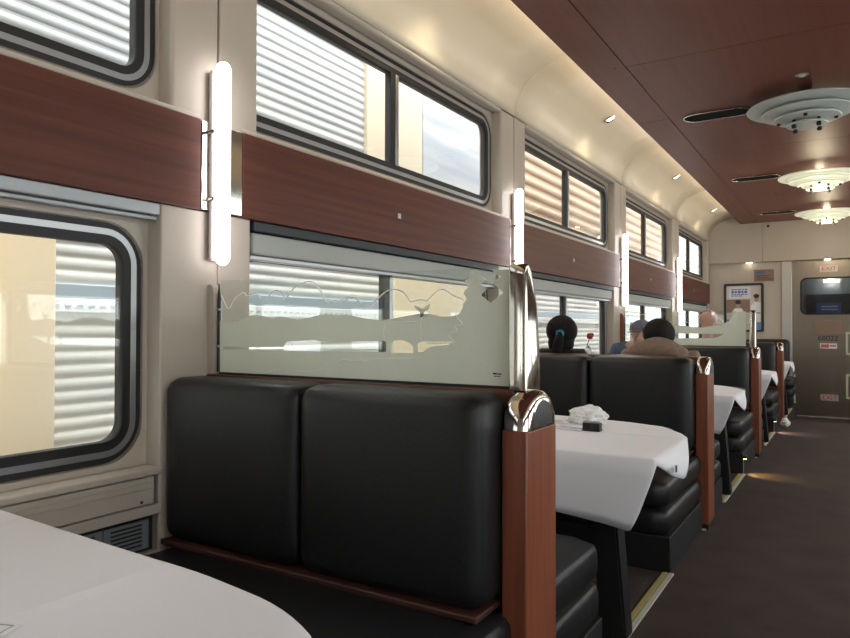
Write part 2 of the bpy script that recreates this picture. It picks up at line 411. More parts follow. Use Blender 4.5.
for x0,x1 in ((-.86,-.726),(2*XC+.726,2*XC+.86)):
    box('door_jamb', x0,x1, YE-.03,YE+.06, -.19,2.125, 'steel_jamb', we, bev=.006)
box('threshold', -.726,2*XC+.726, YE-.05,YE+.04, -.19,-.178, 'steel_jamb', we, bev=.003)
dr = struct('door_1', (XC, YE, -.18))
dx0, dx1 = -.722, 2*XC+.722
dwin = rrect(-.617, 2*XC+.617, 1.315,1.867,.09)
flat('door_leaf', [[(dx0,-.175),(dx1,-.175),(dx1,2.12),(dx0,2.12)], dwin], YE+.0,YE+.03,'xz','steel_door',dr)
flat('window_gasket', [dwin, rrect(-.597,2*XC+.597,1.335,1.847,.075)], YE-.008,YE+.02,'xz','black_rubber',dr)
flat('door_pane', [rrect(-.597,2*XC+.597,1.335,1.847,.075)], YE+.008,YE+.014,'xz','door_glass',dr)
box('plate', -.426,-.074, YE-.004,YE+.001, 1.03,1.225, 'sign_brown', dr, bev=.001)
text('door_number', '68022', .105, -.262, YE-.003, .968, 'print_dark', dr)
pl = box('notice_plate', -.364,-.150, YE-.004,YE+.001, .820,.898, 'print_light', dr)
box('notice_print', -.35,-.25, YE-.005,YE-.0035, .835,.883, 'print_red', pl); box('notice_print', -.24,-.165, YE-.005,YE-.0035, .850,.872, 'print_red', pl)
for zc in (1.99,.105):
    ex = box('exit_plate', -.362,-.135, YE-.004,YE+.001, zc-.045,zc+.045, 'steel_jamb', dr)
    text('exit_lettering', 'EXIT', .092, -.245, YE-.0055, zc, 'print_red', ex)
box('lumi_strip', -.705,-.682, YE-.004,YE+.001, -.12,.435, 'lumi_strip', dr)
for z0,z1 in ((.733,1.064),(.10,.457)):
    flat('lumi_outline', [[(-.04,z0),(.16,z0),(.16,z1),(-.04,z1)],[(-.015,z0+.03),(.135,z0+.03),(.135,z1-.03),(-.015,z1-.03)]], YE-.004,YE+.001,'xz','lumi_strip',dr)
# next car's vestibule seen through the door pane
vb = struct('trim_1', (XC, YE+.6, 1)); 
box('vestibule_wall', -1.0,.5, YE+1.0,YE+1.05, -.2,2.6, 'steel_jamb', vb)
box('vestibule_door', -.58,.1, YE+.97,YE+1.0, -.2,1.66, 'print_dark', vb)
box('vestibule_fill_lamp', -.34,-.12, YE+.90,YE+.96, 1.845,1.885, 'spot_glow', vb)  # added glowing box, put in to light the vestibule
sg = box('vestibule_sign', -.44,-.10, YE+.94,YE+.96, 1.30,1.52, 'print_blue', vb)
for z in (1.405,1.452): box('sign_line', -.37,-.15, YE+.935,YE+.94, z,z+.022, 'print_light', sg)
box('vestibule_side', -1.0,-.95, YE+.08,YE+1.0, -.2,2.6, 'steel_jamb', vb); box('vestibule_side', .45,.5, YE+.08,YE+1.0, -.2,2.6, 'steel_jamb', vb)
box('vestibule_roof', -1.0,.5, YE+.08,YE+1.05, 2.6,2.65, 'steel_jamb', vb)
ld = bpy.data.lights.new('vestibule_fill_lamp','POINT'); ld.energy = 5; ld.color = (.9,.95,1); ld.shadow_soft_size = .05  # added fill light that brightens the view through the door pane
lo = bpy.data.objects.new('vestibule_fill', ld); col.objects.link(lo); lo.location = (-.25,YE+.75,1.9)
# back wall behind the camera
wb = box('wall_back', -1.96,2*XC+1.96, Y0-.16,Y0-.10, -.2,2.95, 'cream'); wb['kind'] = 'structure'

# ------------- right wall: the same wall mirrored about the aisle
wr = copy_tree(wl); wr.name = 'wall_right'; wr.scale = (-1,1,1); wr.location.x = 2*XC-XW
for i,o in enumerate(list(win)):
    c = copy_tree(o); c.name = 'window_%d' % (len(win)+1+i); c.scale = (-1,1,1); c.location.x = 2*XC-o.location.x

# ================================================================== LAMPS
WL_LABELS = {1:'glowing white tube lamp on the pillar beside the etched deer glass screen',
  2:'glowing tube lamp on the pillar rising above the ponytailed person\'s booth back',
  3:'slim glowing tube lamp on the pillar beside the glass screen behind the tan coat',
  4:'slim glowing tube lamp on the last pillar before the poster wall'}
for k in range(1,5):
    t = thing('wall_light', (XW+.012,P(k),1.30), WL_LABELS[k], 'light', 'tube lamps on the window pillars')
    yc = P(k)+.005; xc = -1.822
    zz = [1.315+.03*(1-math.cos(math.pi/2*i/6)) for i in range(7)]; zz += [3.33-z for z in zz[::-1]]; pts = [(xc,yc,z) for z in zz]
    rad = [max(.002,.026*math.sin(math.pi/2*i/6)) for i in range(7)]; rad += rad[::-1]
    tube('tube', pts, rad, 'tube_glow', t, n=14)
    box('backplate', -1.862,-1.842, yc-.030,yc+.030, 1.33,1.985, 'tube_cap', t, bev=.008)
    for z in (1.54,1.77): box('clip', -1.857,-1.826, yc-.036,yc+.036, z-.006,z+.006, 'chrome', t, bev=.003)
CLABEL = ['unlit stepped glass ceiling light with black knobs','lit stepped glass ceiling light between the unlit one and the one by the soffit','lit stepped glass ceiling light right before the cream end soffit']
for i in range(3):
    y = 5.42+2.53*i; x = XC+.01; lit = i>0
    t = thing('ceiling_light', (x,y,ZC), CLABEL[i], 'light', 'stepped ceiling lights')
    g = 'frost_on' if lit else 'frost_off'
    ZL = ZC-.055
    lathe('glass_disc', [(0,ZL-.040),(.30,ZL-.040),(.375,ZL-.028),(.380,ZL-.022),(.375,ZL-.016),(0,ZL-.016)], x,y,g,t, n=64)
    lathe('glass_disc', [(0,ZL-.080),(.22,ZL-.080),(.285,ZL-.068),(.290,ZL-.062),(.285,ZL-.056),(0,ZL-.056)], x,y,g,t, n=56)
    lathe('glass_disc', [(0,ZL-.118),(.15,ZL-.118),(.205,ZL-.106),(.210,ZL-.100),(.205,ZL-.094),(0,ZL-.094)], x,y,g,t, n=48)
    lathe('glass_disc', [(0,ZL-.150),(.125,ZL-.150),(.130,ZL-.144),(.125,ZL-.138),(0,ZL-.138)], x,y,g,t, n=40)
    lathe('stem', [(0,ZL-.14),(.035,ZL-.14),(.035,ZC-.001),(0,ZC-.001)], x,y,'bulb_warm' if lit else 'steel_frame',t, n=20)
    for a in range(4):
        an = math.radians(45+90*a); lathe('knob', [(0,ZL-.178),(.014,ZL-.176),(.017,ZL-.165),(.012,ZL-.152),(.009,ZL-.09),(0,ZL-.09)], x+.105*math.cos(an), y+.105*math.sin(an),'black_metal',t,n=14)
        lathe('knob', [(0,ZL-.128),(.011,ZL-.127),(.014,ZL-.118),(.009,ZL-.10),(0,ZL-.10)], x+.175*math.cos(an+.78), y+.175*math.sin(an+.78),'black_metal',t,n=14)
    if lit:
        ld = bpy.data.lights.new('lamp','POINT'); ld.energy = 9; ld.color = (1,.84,.58); ld.shadow_soft_size = .12
        lo = bpy.data.objects.new('lamp', ld); col.objects.link(lo); lo.location = (x,y,ZC-.30)
    # oval black slot beside the light
    s = thing('ceiling_slot', (-.85,y+.10,ZC), ['black oval ceiling slot beside the unlit stepped light','black oval ceiling slot beside the middle stepped light','black oval ceiling slot beside the stepped light at the soffit'][i], 'vent', 'oval slots in the wood ceiling')
    ys = y+.10
    flat('rim', [rrect(-1.075,-.60,ys-.105,ys+.105,.104,12), rrect(-1.068,-.607,ys-.098,ys+.098,.097,12)], ZC-.012,ZC-.0005,'xy','chrome',s)
    flat('cover', [rrect(-1.068,-.607,ys-.098,ys+.098,.097,12)], ZC-.004,ZC-.0005,'xy','recess_shade',s)  # flat black sheet painted for the shade inside the slot's recess
t = thing('smoke_detector', (-.245,4.95,ZC), 'tiny round white ceiling detector beside the unlit stepped light', 'detector')
lathe('ring', [(0,ZC-.004),(.035,ZC-.004),(.040,ZC-.0005),(0,ZC-.0005)], -.245,4.95,'steel_frame',t,n=24)
lathe('lens', [(0,ZC-.014),(.014,ZC-.012),(.024,ZC-.004),(0,ZC-.004)], -.245,4.95,'frost_off',t,n=20)
CL = ['small lit spot lamp in the cream cove over the first amber upper window','small lit spot lamp in the cream cove over the second amber upper window','small lit spot lamp in the cream cove near the end soffit','small lit spot lamp in the cream cove over the upper window by the deer screen']
for i,k in enumerate((2,3,4,1)):
    y = P(k)+1.36; c = Vector((-1.635,y,2.803)); nrm = Vector((.42,0,-.91)).normalized()
    t = thing('cove_spot', c, CL[i], 'light', 'spot lamps in the cove')
    rot = nrm.to_track_quat('Z','Y').to_matrix().to_4x4()
    for nm,prof,mm in (('bezel',[(.026,.002),(.046,.002),(.048,.010),(.040,.018),(.026,.012)],'chrome'),('lens',[(0,.012),(.026,.012),(.027,.003),(0,.003)],'spot_glow')):
        o = lathe(nm, prof, 0,0, mm, None, n=24); o.data.transform(rot); o.parent = t
    ld = bpy.data.lights.new('spot_lamp','SPOT'); ld.energy = 10; ld.color = (1,.86,.64); ld.spot_size = math.radians(120); ld.spot_blend = .8; ld.shadow_soft_size = .03
    lo = bpy.data.objects.new('spot_lamp', ld); col.objects.link(lo); lo.location = c+nrm*.03; lo.rotation_euler = Vector((-.15,0,-1)).to_track_quat('-Z','Y').to_euler()
# added warm fill lights hidden above the ceiling panels' edges, both sides
for s in (1,-1):
    x = xe+.05 if s==1 else 2*XC-xe-.05
    ld = bpy.data.lights.new('cove_fill','AREA'); ld.shape = 'RECTANGLE'; ld.size = 12.5; ld.size_y = .03; ld.energy = 24; ld.color = (1,.86,.66)
    lo = bpy.data.objects.new('cove_fill', ld); col.objects.link(lo); lo.location = (x, 4.6, ZC+.04)
    zdir = -Vector((-.8*s,0,.6)).normalized(); xdir = Vector((0,1,0)); ydir = zdir.cross(xdir)
    mw = Matrix((xdir,ydir,zdir)).transposed().to_4x4(); mw.translation = lo.location; lo.matrix_world = mw

#@@OBJECTS
# ================================================================== OUTSIDE: the train on the next track
def fluted(y0,y1,sections,x):
    prof = []
    for z0,z1,pitch,amp in sections:
        n = max(1,round((z1-z0)/pitch))
        for i in range(n):
            a = z0+(z1-z0)*i/n; h = (z1-z0)/n
            prof += [(x,a),(x,a+h*.16),(x+amp*.75,a+h*.28),(x+amp,a+h*.55),(x+amp*.75,a+h*.82),(x,a+h*.94)]
        prof.append((x,z1))
    bm = bmesh.new(); L = [[bm.verts.new((px,y,pz)) for px,pz in prof] for y in (y0,y1)]
    for i in range(len(prof)-1): bm.faces.new((L[0][i],L[1][i],L[1][i+1],L[0][i+1]))
    return bm_mesh(bm)
XT = -2.97
def railcar(y0,y1,label,upper,refl_patches):
    t = thing('passenger_railcar', (-4.3,(y0+y1)/2,-2.6), label, 'train')
    box('car_body', -5.6,XT-.012, y0,y1, -2.0,3.30, 'flute_steel', t)
    link('fluted_side', fluted(y0,y1,[(-.6,1.17,.060,.0065),(1.30,2.12,.060,.0065)],XT), 'flute_brightened', t, smooth=True, angle=40)
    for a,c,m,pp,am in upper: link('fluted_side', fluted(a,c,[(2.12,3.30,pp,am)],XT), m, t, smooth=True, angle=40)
    box('belt_rail', XT-.01,XT+.022, y0,y1, 1.235,1.298, 'belt_blue', t, bev=.004)
    rl = box('belt_rail', XT-.01,XT+.026, y0,y1, 1.170,1.233, 'belt_light', t, bev=.004)
    a = max(y0,.8); n = 0
    while a < min(y1,8) and n < 110: box('rivet', XT+.026,XT+.029, a,a+.028, 1.192,1.204, 'belt_blue', rl); a += .055; n += 1
    for a,c,z0,z1,m in refl_patches: box('reflection_patch', XT-.01,XT+.034, a,c, z0,z1, m, t, bev=.006)  # patches painting window reflections onto the car's side
    link('roof', fill2d([[(-5.6,3.30),(XT+.02,3.30),(XT-.10,3.46),(XT-.5,3.62),(-4.3,3.68),(-5.2,3.6),(-5.55,3.42)]],y0,y1,'xz'), 'flute_steel', t)
    for yy in (y0+2.2,y1-2.2):
        box('truck', -5.2,-3.2, yy-1.3,yy+1.3, -2.45,-2.0, 'black_metal', t, bev=.05)
        for wy in (-.8,.8):
            for wx in (-3.5,-4.98):
                o = lathe('wheel', [(0,-.06),(.43,-.06),(.45,-.03),(.45,.04),(.48,.06),(0,.06)], 0,0,'black_metal',None,n=28)
                o.data.transform(Matrix.Rotation(math.radians(90),4,'Y')); o.data.transform(Matrix.Translation(Vector((wx,yy+wy,-2.12))-wloc(t))); o.parent = t
    return t
railcar(-6.0,6.55,'stainless fluted railcar with painted tan reflections outside the windows near the etched deer screen',[(-6,6.55,'flute_steel',.06,.009)],[(.95,1.69,-.5,2.1,'warm_reflection'),(4.3,5.5,-.5,2.1,'warm_reflection'),(3.95,4.7,2.11,3.28,'warm_reflection_upper'),(4.71,6.3,2.11,3.28,'pale_reflection')])
railcar(6.75,26.,'stainless fluted railcar with amber light painted on its upper flutes outside the windows towards the steel door',[(6.75,14.0,'flute_warm_lit',.125,.024),(14.0,26.,'flute_steel',.125,.024)],[])
gd = box('ground', -9,9, -12,30, -2.75,-2.58, 'gravel'); gd['kind'] = 'structure'

# ================================================================== BOOTH BENCHES
def arch(y0,y1,z0,z1,x0,x1,bev,n=14):
    yc=(y0+y1)/2; ry=(y1-y0)/2
    pts=[(yc+ry*math.cos(math.pi*i/n), z0+(z1-z0)*math.sin(math.pi*i/n)**.8) for i in range(n+1)]
    bm=bmesh.new(); A=[bm.verts.new((x0,y,z)) for y,z in pts]; B=[bm.verts.new((x1,y,z)) for y,z in pts]
    N=len(pts); fa=bm.faces.new(A); fb=bm.faces.new(B[::-1])
    for i in range(N): bm.faces.new((A[i],B[i],B[(i+1)%N],A[(i+1)%N]))
    bmesh.ops.recalc_face_normals(bm, faces=bm.faces[:])
    ed=[e for e in bm.edges if (e.verts[0].co.x==e.verts[1].co.x) and e.verts[0].co.z+e.verts[1].co.z>2*z0+.004]
    bmesh.ops.bevel(bm, geom=ed, offset=bev, segments=3, profile=.5, affect='EDGES', clamp_overlap=True)
    return bm
def cushion(x0,x1,y0,y1,z0,z1,bev,crown=.01,axis='z'):
    """rounded leather block, subdivided so that its faces swell a little"""
    bm = box_bm(x0,x1,y0,y1,z0,z1)
    bmesh.ops.subdivide_edges(bm, edges=bm.edges[:], cuts=7, use_grid_fill=True)
    c = Vector(((x0+x1)/2,(y0+y1)/2,(z0+z1)/2)); h = Vector(((x1-x0)/2,(y1-y0)/2,(z1-z0)/2))
    rr = min(bev, h.x, h.y, h.z)
    for v in bm.verts:
        # pull grid lines towards the rim, then round with a rounded-box projection
        q = Vector([ (v.co[i]-c[i])/h[i] for i in range(3)])
        q = Vector([ math.copysign(abs(t)**.55, t) for t in q])
        p = Vector([ q[i]*h[i] for i in range(3)])
        inner = Vector([ max(-(h[i]-rr), min(h[i]-rr, p[i])) for i in range(3)])
        d = p-inner
        if d.length>1e-9: d = d.normalized()*min(rr, max(abs(d.x),abs(d.y),abs(d.z)))
        p = inner+d
        sw = [ (1-(p[i]/h[i])**2) for i in range(3)]
        if axis=='y': p.y += math.copysign(crown*sw[0]*sw[2], p.y) if abs(q.y)>.99 else 0
        if axis=='z': p.z += math.copysign(crown*sw[0]*sw[1], p.z) if abs(q.z)>.99 else 0
        v.co = c+p
    return bm_mesh(bm)
def booth(p, label, near=True, far=True):
    t = thing('booth_bench', (-1.27,p,0), label, 'bench', 'booth benches along the window wall')
    box('divider', -1.865,-.722, p-.024,p+.024, .02,.944, 'wood_trim', t, bev=.003)
    box('post', -.726,-.658, p-.092,p+.102, .03,.853, 'wood_post', t, bev=.006, seg=3)
    box('post_shoe', -.726,-.660, p-.090,p+.097, .001,.032, 'black_metal', t, bev=.004)
    cp = link('post_cap', bm_mesh(arch(p-.093,p+.103,.853,.946,-.729,-.655,.022)), 'chrome', t, smooth=True, angle=40)
    link('cap_end', bm_mesh(arch(p-.058,p+.065,.857,.922,-.660,-.6545,.002)), 'black_metal', cp, smooth=True, angle=40)
    for s,on in ((-1,near),(1,far)):
        if not on: continue
        ya,yb = sorted((p+s*.026,p+s*.200))
        link('back_pad', cushion(-1.868,-1.302,ya,yb,.430,.943,.045,.012,'y'), 'leather', t, smooth=True)
        link('back_pad', cushion(-1.3005,-.728,ya,yb,.430,.943,.045,.012,'y'), 'leather', t, smooth=True)
        ya,yb = sorted((p+s*.026,p+s*.207)); box('pad_rail', -1.86,-.735, ya,yb, .416,.432, 'wood_dark', t, bev=.004)
        ya,yb = sorted((p+s*.03, p-.90 if s<0 else p+.62))
        xr = -.698
        link('seat_cushion', cushion(-1.862,xr,ya,yb,.275,.412,.05,.012,'z'), 'leather', t, smooth=True)
        link('seat_roll', cushion(-1.862,xr+.004,ya,yb,.145,.285,.05,.0,'z'), 'leather', t, smooth=True)
        ya,yb = sorted((p+s*.10, p-.89 if s<0 else p+.60)); box('seat_base', -1.86,-.690, ya,yb, .0005,.16, 'leather_base', t, bev=.004)
    return t
BL = {1:'black leather double booth bench with wood post under the etched deer glass screen',
 2:'black leather double booth bench that the person in the tan quilted coat leans on',
 3:'black leather double booth bench under the small etched screen, the bald person behind it',
 4:'black leather double booth bench with no screen, last wood post before the steel door'}
benches = {}
for k in (1,2,3,4):
    if k == 1: benches[1] = booth(P(1), BL[1])
    else:
        c = copy_tree(benches[1], None, (0,PITCH*(k-1),0)); tag(c, BL[k], 'bench', 'booth benches along the window wall'); benches[k] = c
t = thing('booth_bench', (-1.27,11.5,0), 'black leather single booth bench set against the poster wall', 'bench', 'booth benches along the window wall')
link('back_pad', cushion(-1.862,-1.352,11.36,11.515,.41,.955,.06,.012,'y'), 'leather', t, smooth=True)
link('back_pad', cushion(-1.346,-.745,11.36,11.515,.41,.955,.06,.012,'y'), 'leather', t, smooth=True)
link('seat_cushion', cushion(-1.862,-.66,10.75,11.5,.275,.412,.05,.012,'z'), 'leather', t, smooth=True)
link('seat_roll', cushion(-1.862,-.656,10.75,11.5,.145,.285,.05,0,'z'), 'leather', t, smooth=True)
box('seat_base', -1.86,-.70, 10.78,11.5, .0005,.16, 'leather_base', t, bev=.004)

# ================================================================== ETCHED GLASS SCREENS
def pz(pts, y): return [(lambda v:(v.x,v.z))(on_y(px,py,y)) for px,py in pts]
def zA(pts): return [(195+x/4.906, 260+y/4.906) for x,y in pts]      # from the enlarged photo crops
def zB(pts): return [(345+x/4.556, 260+y/4.556) for x,y in pts]
def screen(p, label, areas, lines, brown):
    t = thing('glass_screen', (-1.28,p,.946), label, 'screen', 'etched glass screens on the booth backs')
    g = box('glass_pane', -1.818,-.735, p-.004,p+.004, .950,1.262, 'screen_glass', t, bev=.001)
    for ar in areas: link('etched_area', fill2d([pz(a,p-.005) for a in ar], p-.0056,p-.0042,'xz'), 'etched', g)
    for ln in lines:
        pts = [Vector((x,p-.005,z)) for x,z in pz(ln,p-.005)]
        sm = []
        for i in range(len(pts)-1):                                   # smooth the traced line
            p0,p1,p2,p3 = pts[max(i-1,0)],pts[i],pts[i+1],pts[min(i+2,len(pts)-1)]
            for j in range(4):
                u=j/4; sm.append(.5*((2*p1)+(p2-p0)*u+(2*p0-5*p1+4*p2-p3)*u*u+(3*p1-p0-3*p2+p3)*u**3))
        sm.append(pts[-1]); tube('etched_line', sm, .0018, 'etched_pale', g, n=5)
    box('channel', -1.822,-.735, p-.008,p+.008, .9445,.952, 'black_metal', t)
    tube('rod', [(-1.826,p-.004,.952),(-1.826,p-.004,1.20),(-1.826,p-.004,1.252)], [.006,.006,.002], 'black_metal', t)
    for z in (1.035,1.16): box('clip', -1.836,-1.816, p-.010,p+.006, z,z+.008, 'steel_frame', t, bev=.002)
    bk = [(-1.868,.948),(-1.838,.948),(-1.838,1.215),(-1.845,1.24),(-1.856,1.25),(-1.868,1.25)]
    flat('wall_bracket', [bk], p-.016,p+.016,'xz', 'wood_post' if brown else 'cream', t)
    # chrome fin: upright edge on the pane, rounded shoulder towards the far side
    pr = [(p-.026,.944),(p-.026,1.245),(p-.022,1.262),(p-.010,1.268),(p+.008,1.255),(p+.03,1.215),(p+.05,1.15),(p+.064,1.06),(p+.070,.97),(p+.070,.944)]
    bm = bmesh.new(); A=[bm.verts.new((-.738,y,z)) for y,z in pr]; B=[bm.verts.new((-.688,y,z)) for y,z in pr]
    bm.faces.new(A); bm.faces.new(B[::-1]); N=len(pr)
    for i in range(N): bm.faces.new((A[i],B[i],B[(i+1)%N],A[(i+1)%N]))
    bmesh.ops.recalc_face_normals(bm, faces=bm.faces[:])
    bmesh.ops.bevel(bm, geom=[e for e in bm.edges if e.verts[0].co.z+e.verts[1].co.z>1.90], offset=.018, segments=4, profile=.5, affect='EDGES', clamp_overlap=True)
    link('chrome_fin', bm_mesh(bm), 'chrome', t, smooth=True, angle=50)
    return t
hill = zA([(125,300),(150,302),(175,305),(205,296),(235,290),(270,272),(310,270),(370,285),(420,277),(460,285),(500,292),(560,283),(600,272),(640,266),(700,272),(740,268)])+zB([(50,258),(110,270),(165,275),(230,265),(290,253),(330,245),(385,245),(440,258),(490,256),(520,246)])
zig = zB([(540,212),(535,205),(555,180),(540,150),(563,120),(545,95),(570,80),(560,65),(575,46)])
main = hill+zig+[(511.5,269.5),(511,388.5),(345,380.5),(220,374),(220,321)]
lake = [[(223,346.6),(244,347),(284,346.8),(284,349.2),(223,349.6)],
        [(284,346),(287,341.5),(315,340),(320,341.5),(386,341),(386,352),(320,351.5),(284,350.5)],
        [(391,344),(394,340.5),(402,340),(408,342),(413,346),(413,353),(391,353)],
        [(418,343),(423,341.5),(452,341.5),(449,344.5),(430,347),(423,352),(418,352)]]
pine = [(476,270.2),(493,270.2),(494,273),(501,276.5),(494,281),(495.5,285.5),(503.5,292.5),(490.4,303),(481,295),(486.8,288.5),(479.8,284),(486.8,279),(481,275.4)]
deer_head = zB([(315,205),(330,212),(345,218),(352,224),(368,212),(388,198),(384,222),(362,238),(352,262),(344,262),(342,238),(322,222)])
SA = [[main]+lake+[pine], [deer_head]]
SL = [zA([(130,175),(148,215),(165,240),(180,215),(200,185),(240,160),(255,175),(290,162),(310,172),(320,188)]), zA([(355,190),(375,160),(400,150),(425,158),(440,185)]),
      zA([(445,195),(470,155),(500,125),(525,115),(555,105),(580,108),(600,125),(625,165),(645,205),(670,202),(690,205),(740,185),(785,182)]),
      zB([(5,183),(35,170),(60,180),(70,195)]), zB([(118,215),(135,190),(150,175),(190,142),(230,133),(270,150),(290,178),(305,190),(345,180),(375,185),(410,150),(445,133),(475,148),(490,160),(520,172),(545,185)]),
      zA([(340,555),(400,540),(470,540),(540,550),(610,540),(640,515),(690,505),(730,488),(785,495)]), zB([(0,455),(40,460),(70,455),(100,462),(130,452),(180,450),(240,452),(300,450),(312,437)]),
      zB([(185,372),(176,340),(178,310),(190,288),(250,281),(330,283)]), zB([(348,262),(346,300),(352,320),(345,350),(352,372)]),
      zB([(505,250),(515,270),(535,292),(500,302),(510,322),(480,337),(475,347),(498,374),(460,378),(370,378)])]
screen(P(1), 'wide etched glass screen with deer and hill outlines, chrome fin at its end', SA, SL, False)
S3 = [[[(670,325),(682,325.5),(692,327),(702,327.5),(712,326),(722,324.5),(729,321),(733,315),(736,311.5),(746,311.5),(746,349),(630,346),(630,322),(650,324)],
       [(674,333.5),(700,333.8),(724,334),(716,338),(690,338.2),(676,338)]]]
L3 = [[(634,318),(645,314),(655,317),(664,321),(668,323)], [(668,322),(680,320),(690,323),(696,318),(700,312),(707,309.5),(714,312),(719,318),(724,322)],[(736,311),(737,318),(734,323)],[(676,341),(695,342),(710,339),(722,336)]]
screen(P(3), 'small etched glass screen with lake outline before the poster wall', S3, L3, True)
# maker's marks etched small in the corner of the near screen
sc1 = [o for o in col.objects if o.name=='glass_screen'][0]
for i,(a,c) in enumerate((((493,373.2),(497,374.6)),((497.5,373.8),(501.5,374.8)),((494,376.2),(500.5,376.8)))):
    u = on_y(*a,P(1)-.006); v = on_y(*c,P(1)-.006); box('maker_mark', u.x,v.x, P(1)-.0066,P(1)-.0058, min(u.z,v.z),max(u.z,v.z)+.001, 'print_dark', sc1)

# ================================================================== TABLES AND CLOTHS
def table(p, label):
    t = thing('dining_table', (-1.25,p+1.19,0), label, 'table', 'booth dining tables')
    flat('table_top', [[(-1.852,p+.78)]+[(-.80+.15*math.sin(a),p+.93-.15*math.cos(a)) for a in [math.pi/2*i/8 for i in range(9)]]+[(-.80+.15*math.cos(a),p+1.46+.15*math.sin(a)) for a in [math.pi/2*i/8 for i in range(9)]]+[(-1.852,p+1.61)]], .632,.660,'xy','black_metal',t)
    bm = bmesh.new()
    lo = [(-.765,p+.80,.002),(-.668,p+.80,.002),(-.668,p+.89,.002),(-.765,p+.89,.002)]; hi = [(-.80,p+.80,.634),(-.72,p+.80,.634),(-.72,p+.90,.634),(-.80,p+.90,.634)]
    L=[bm.verts.new(v) for v in lo]; H=[bm.verts.new(v) for v in hi]; bm.faces.new(L[::-1]); bm.faces.new(H)
    for i in range(4): bm.faces.new((L[i],L[(i+1)%4],H[(i+1)%4],H[i]))
    bmesh.ops.recalc_face_normals(bm, faces=bm.faces[:]); bmesh.ops.bevel(bm, geom=bm.edges[:], offset=.008, segments=2, affect='EDGES')
    link('leg', bm_mesh(bm), 'black_metal', t, smooth=True, angle=40)
    box('wall_bracket', -1.852,-1.80, p+1.0,p+1.4, .50,.634, 'black_metal', t, bev=.006)
    return t
CR = MATS['cloth_white']; nt = CR.node_tree; b = nt.nodes['Principled BSDF']     # ironed fold lines as fine relief
tc = nt.nodes.new('ShaderNodeTexCoord'); sp = nt.nodes.new('ShaderNodeSeparateXYZ'); nt.links.new(tc.outputs['Object'], sp.inputs[0])
def mth(op, a, bb=None, cc=None):
    n = nt.nodes.new('ShaderNodeMath'); n.operation = op
    for i,v in enumerate((a,bb,cc)):
        if v is None: continue
        if isinstance(v,(int,float)): n.inputs[i].default_value = v
        else: nt.links.new(v, n.inputs[i])
    return n.outputs[0]
def ridge(axis, at):
    d = mth('ABSOLUTE', mth('SUBTRACT', sp.outputs[axis], at)); return mth('MAXIMUM', mth('SUBTRACT', 1.0, mth('DIVIDE', d, .035)), 0.0)
h = mth('ADD', mth('ADD', ridge('X',.18), ridge('Y',.05)), ridge('X',-.32))
bp = nt.nodes.new('ShaderNodeBump'); bp.inputs['Strength'].default_value = .35; bp.inputs['Distance'].default_value = .006; nt.links.new(h, bp.inputs['Height'])
old = b.inputs['Normal'].links[0].from_node; nt.links.new(bp.outputs[0], old.inputs['Normal'])
ZT = .667
def cloth(p, label, ring, seed=1):
    """ring: list of ((x,y) rim, (x,y,z) hem) going round the table once"""
    t = thing('tablecloth', (-1.25,p+1.19,ZT-.006), label, 'tablecloth', 'white tablecloths in the booths')
    dense = []
    for (a,h0),(b_,h1) in zip(ring, ring[1:]+ring[:1]):
        n = max(2,int(math.hypot(b_[0]-a[0],b_[1]-a[1])/.06))
        for i in range(n):
            u=i/n; dense.append(((a[0]+(b_[0]-a[0])*u, a[1]+(b_[1]-a[1])*u), tuple(h0[j]+(h1[j]-h0[j])*u for j in range(3))))
    cx = sum(a[0] for a,_ in dense)/len(dense); cy = sum(a[1] for a,_ in dense)/len(dense)
    bm = bmesh.new(); rows = []
    def nz(x,y,s=1): return noise.noise(Vector((x*4*s+seed*3.1,y*4*s,seed)))
    for f in (.12,.3,.5,.68,.82,.92,.975):
        rows.append([bm.verts.new((cx+(a[0]-cx)*f, cy+(a[1]-cy)*f, ZT+.0015*nz(*a))) for a,_ in dense])
    rows.append([bm.verts.new((a[0],a[1],ZT-.003)) for a,_ in dense])
    for j in range(1,7):
        u=j/6
        r = []
        for a,hh in dense:
            w = .010*math.sin(math.pi*u*.9)*nz(a[0],a[1],2.2)*min(1,(ZT-hh[2])/.12)
            e = u**.8
            dx,dy = a[0]-cx,a[1]-cy; l=math.hypot(dx,dy)
            r.append(bm.verts.new((a[0]+(hh[0]-a[0])*u+dx/l*(w+.008*math.sin(math.pi*u)), a[1]+(hh[1]-a[1])*u+dy/l*(w+.008*math.sin(math.pi*u)), ZT-.003+(hh[2]-ZT)*e)))
        rows.append(r)
    N=len(dense); c0 = bm.verts.new((cx,cy,ZT))
    for i in range(N): bm.faces.new((c0,rows[0][i],rows[0][(i+1)%N]))
    for a,c in zip(rows,rows[1:]):
        for i in range(N): bm.faces.new((a[i],a[(i+1)%N],c[(i+1)%N],c[i]))
    o = link('cloth', bm_mesh(bm), 'cloth_white', t, smooth=True)
    md = o.modifiers.new('thick','SOLIDIFY'); md.thickness = .0025; md.offset = 0
    return t
R1 = lambda p:[((-1.845,p+.72),(-1.845,p+.70,.47)), ((-.95,p+.72),(-.95,p+.70,.462)), ((-.70,p+.715),(-.72,p+.715,.435)), ((-.585,p+.715),(-.650,p+.74,.415)),
  ((-.558,p+.718),(-.640,p+.748,.415)), ((-.552,p+.724),(-.551,p+.735,.650)), ((-.545,p+.98),(-.533,p+.90,.585)), ((-.545,p+1.22),(-.535,p+1.10,.538)), ((-.556,p+1.28),(-.538,p+1.16,.535)),
  ((-.60,p+1.38),(-.60,p+1.38,.60)), ((-.70,p+1.53),(-.70,p+1.55,.56)), ((-.86,p+1.60),(-.86,p+1.63,.53)), ((-1.2,p+1.67),(-1.2,p+1.69,.52)), ((-1.845,p+1.70),(-1.845,p+1.72,.52)), ((-1.85,p+1.2),(-1.852,p+1.2,.64))]
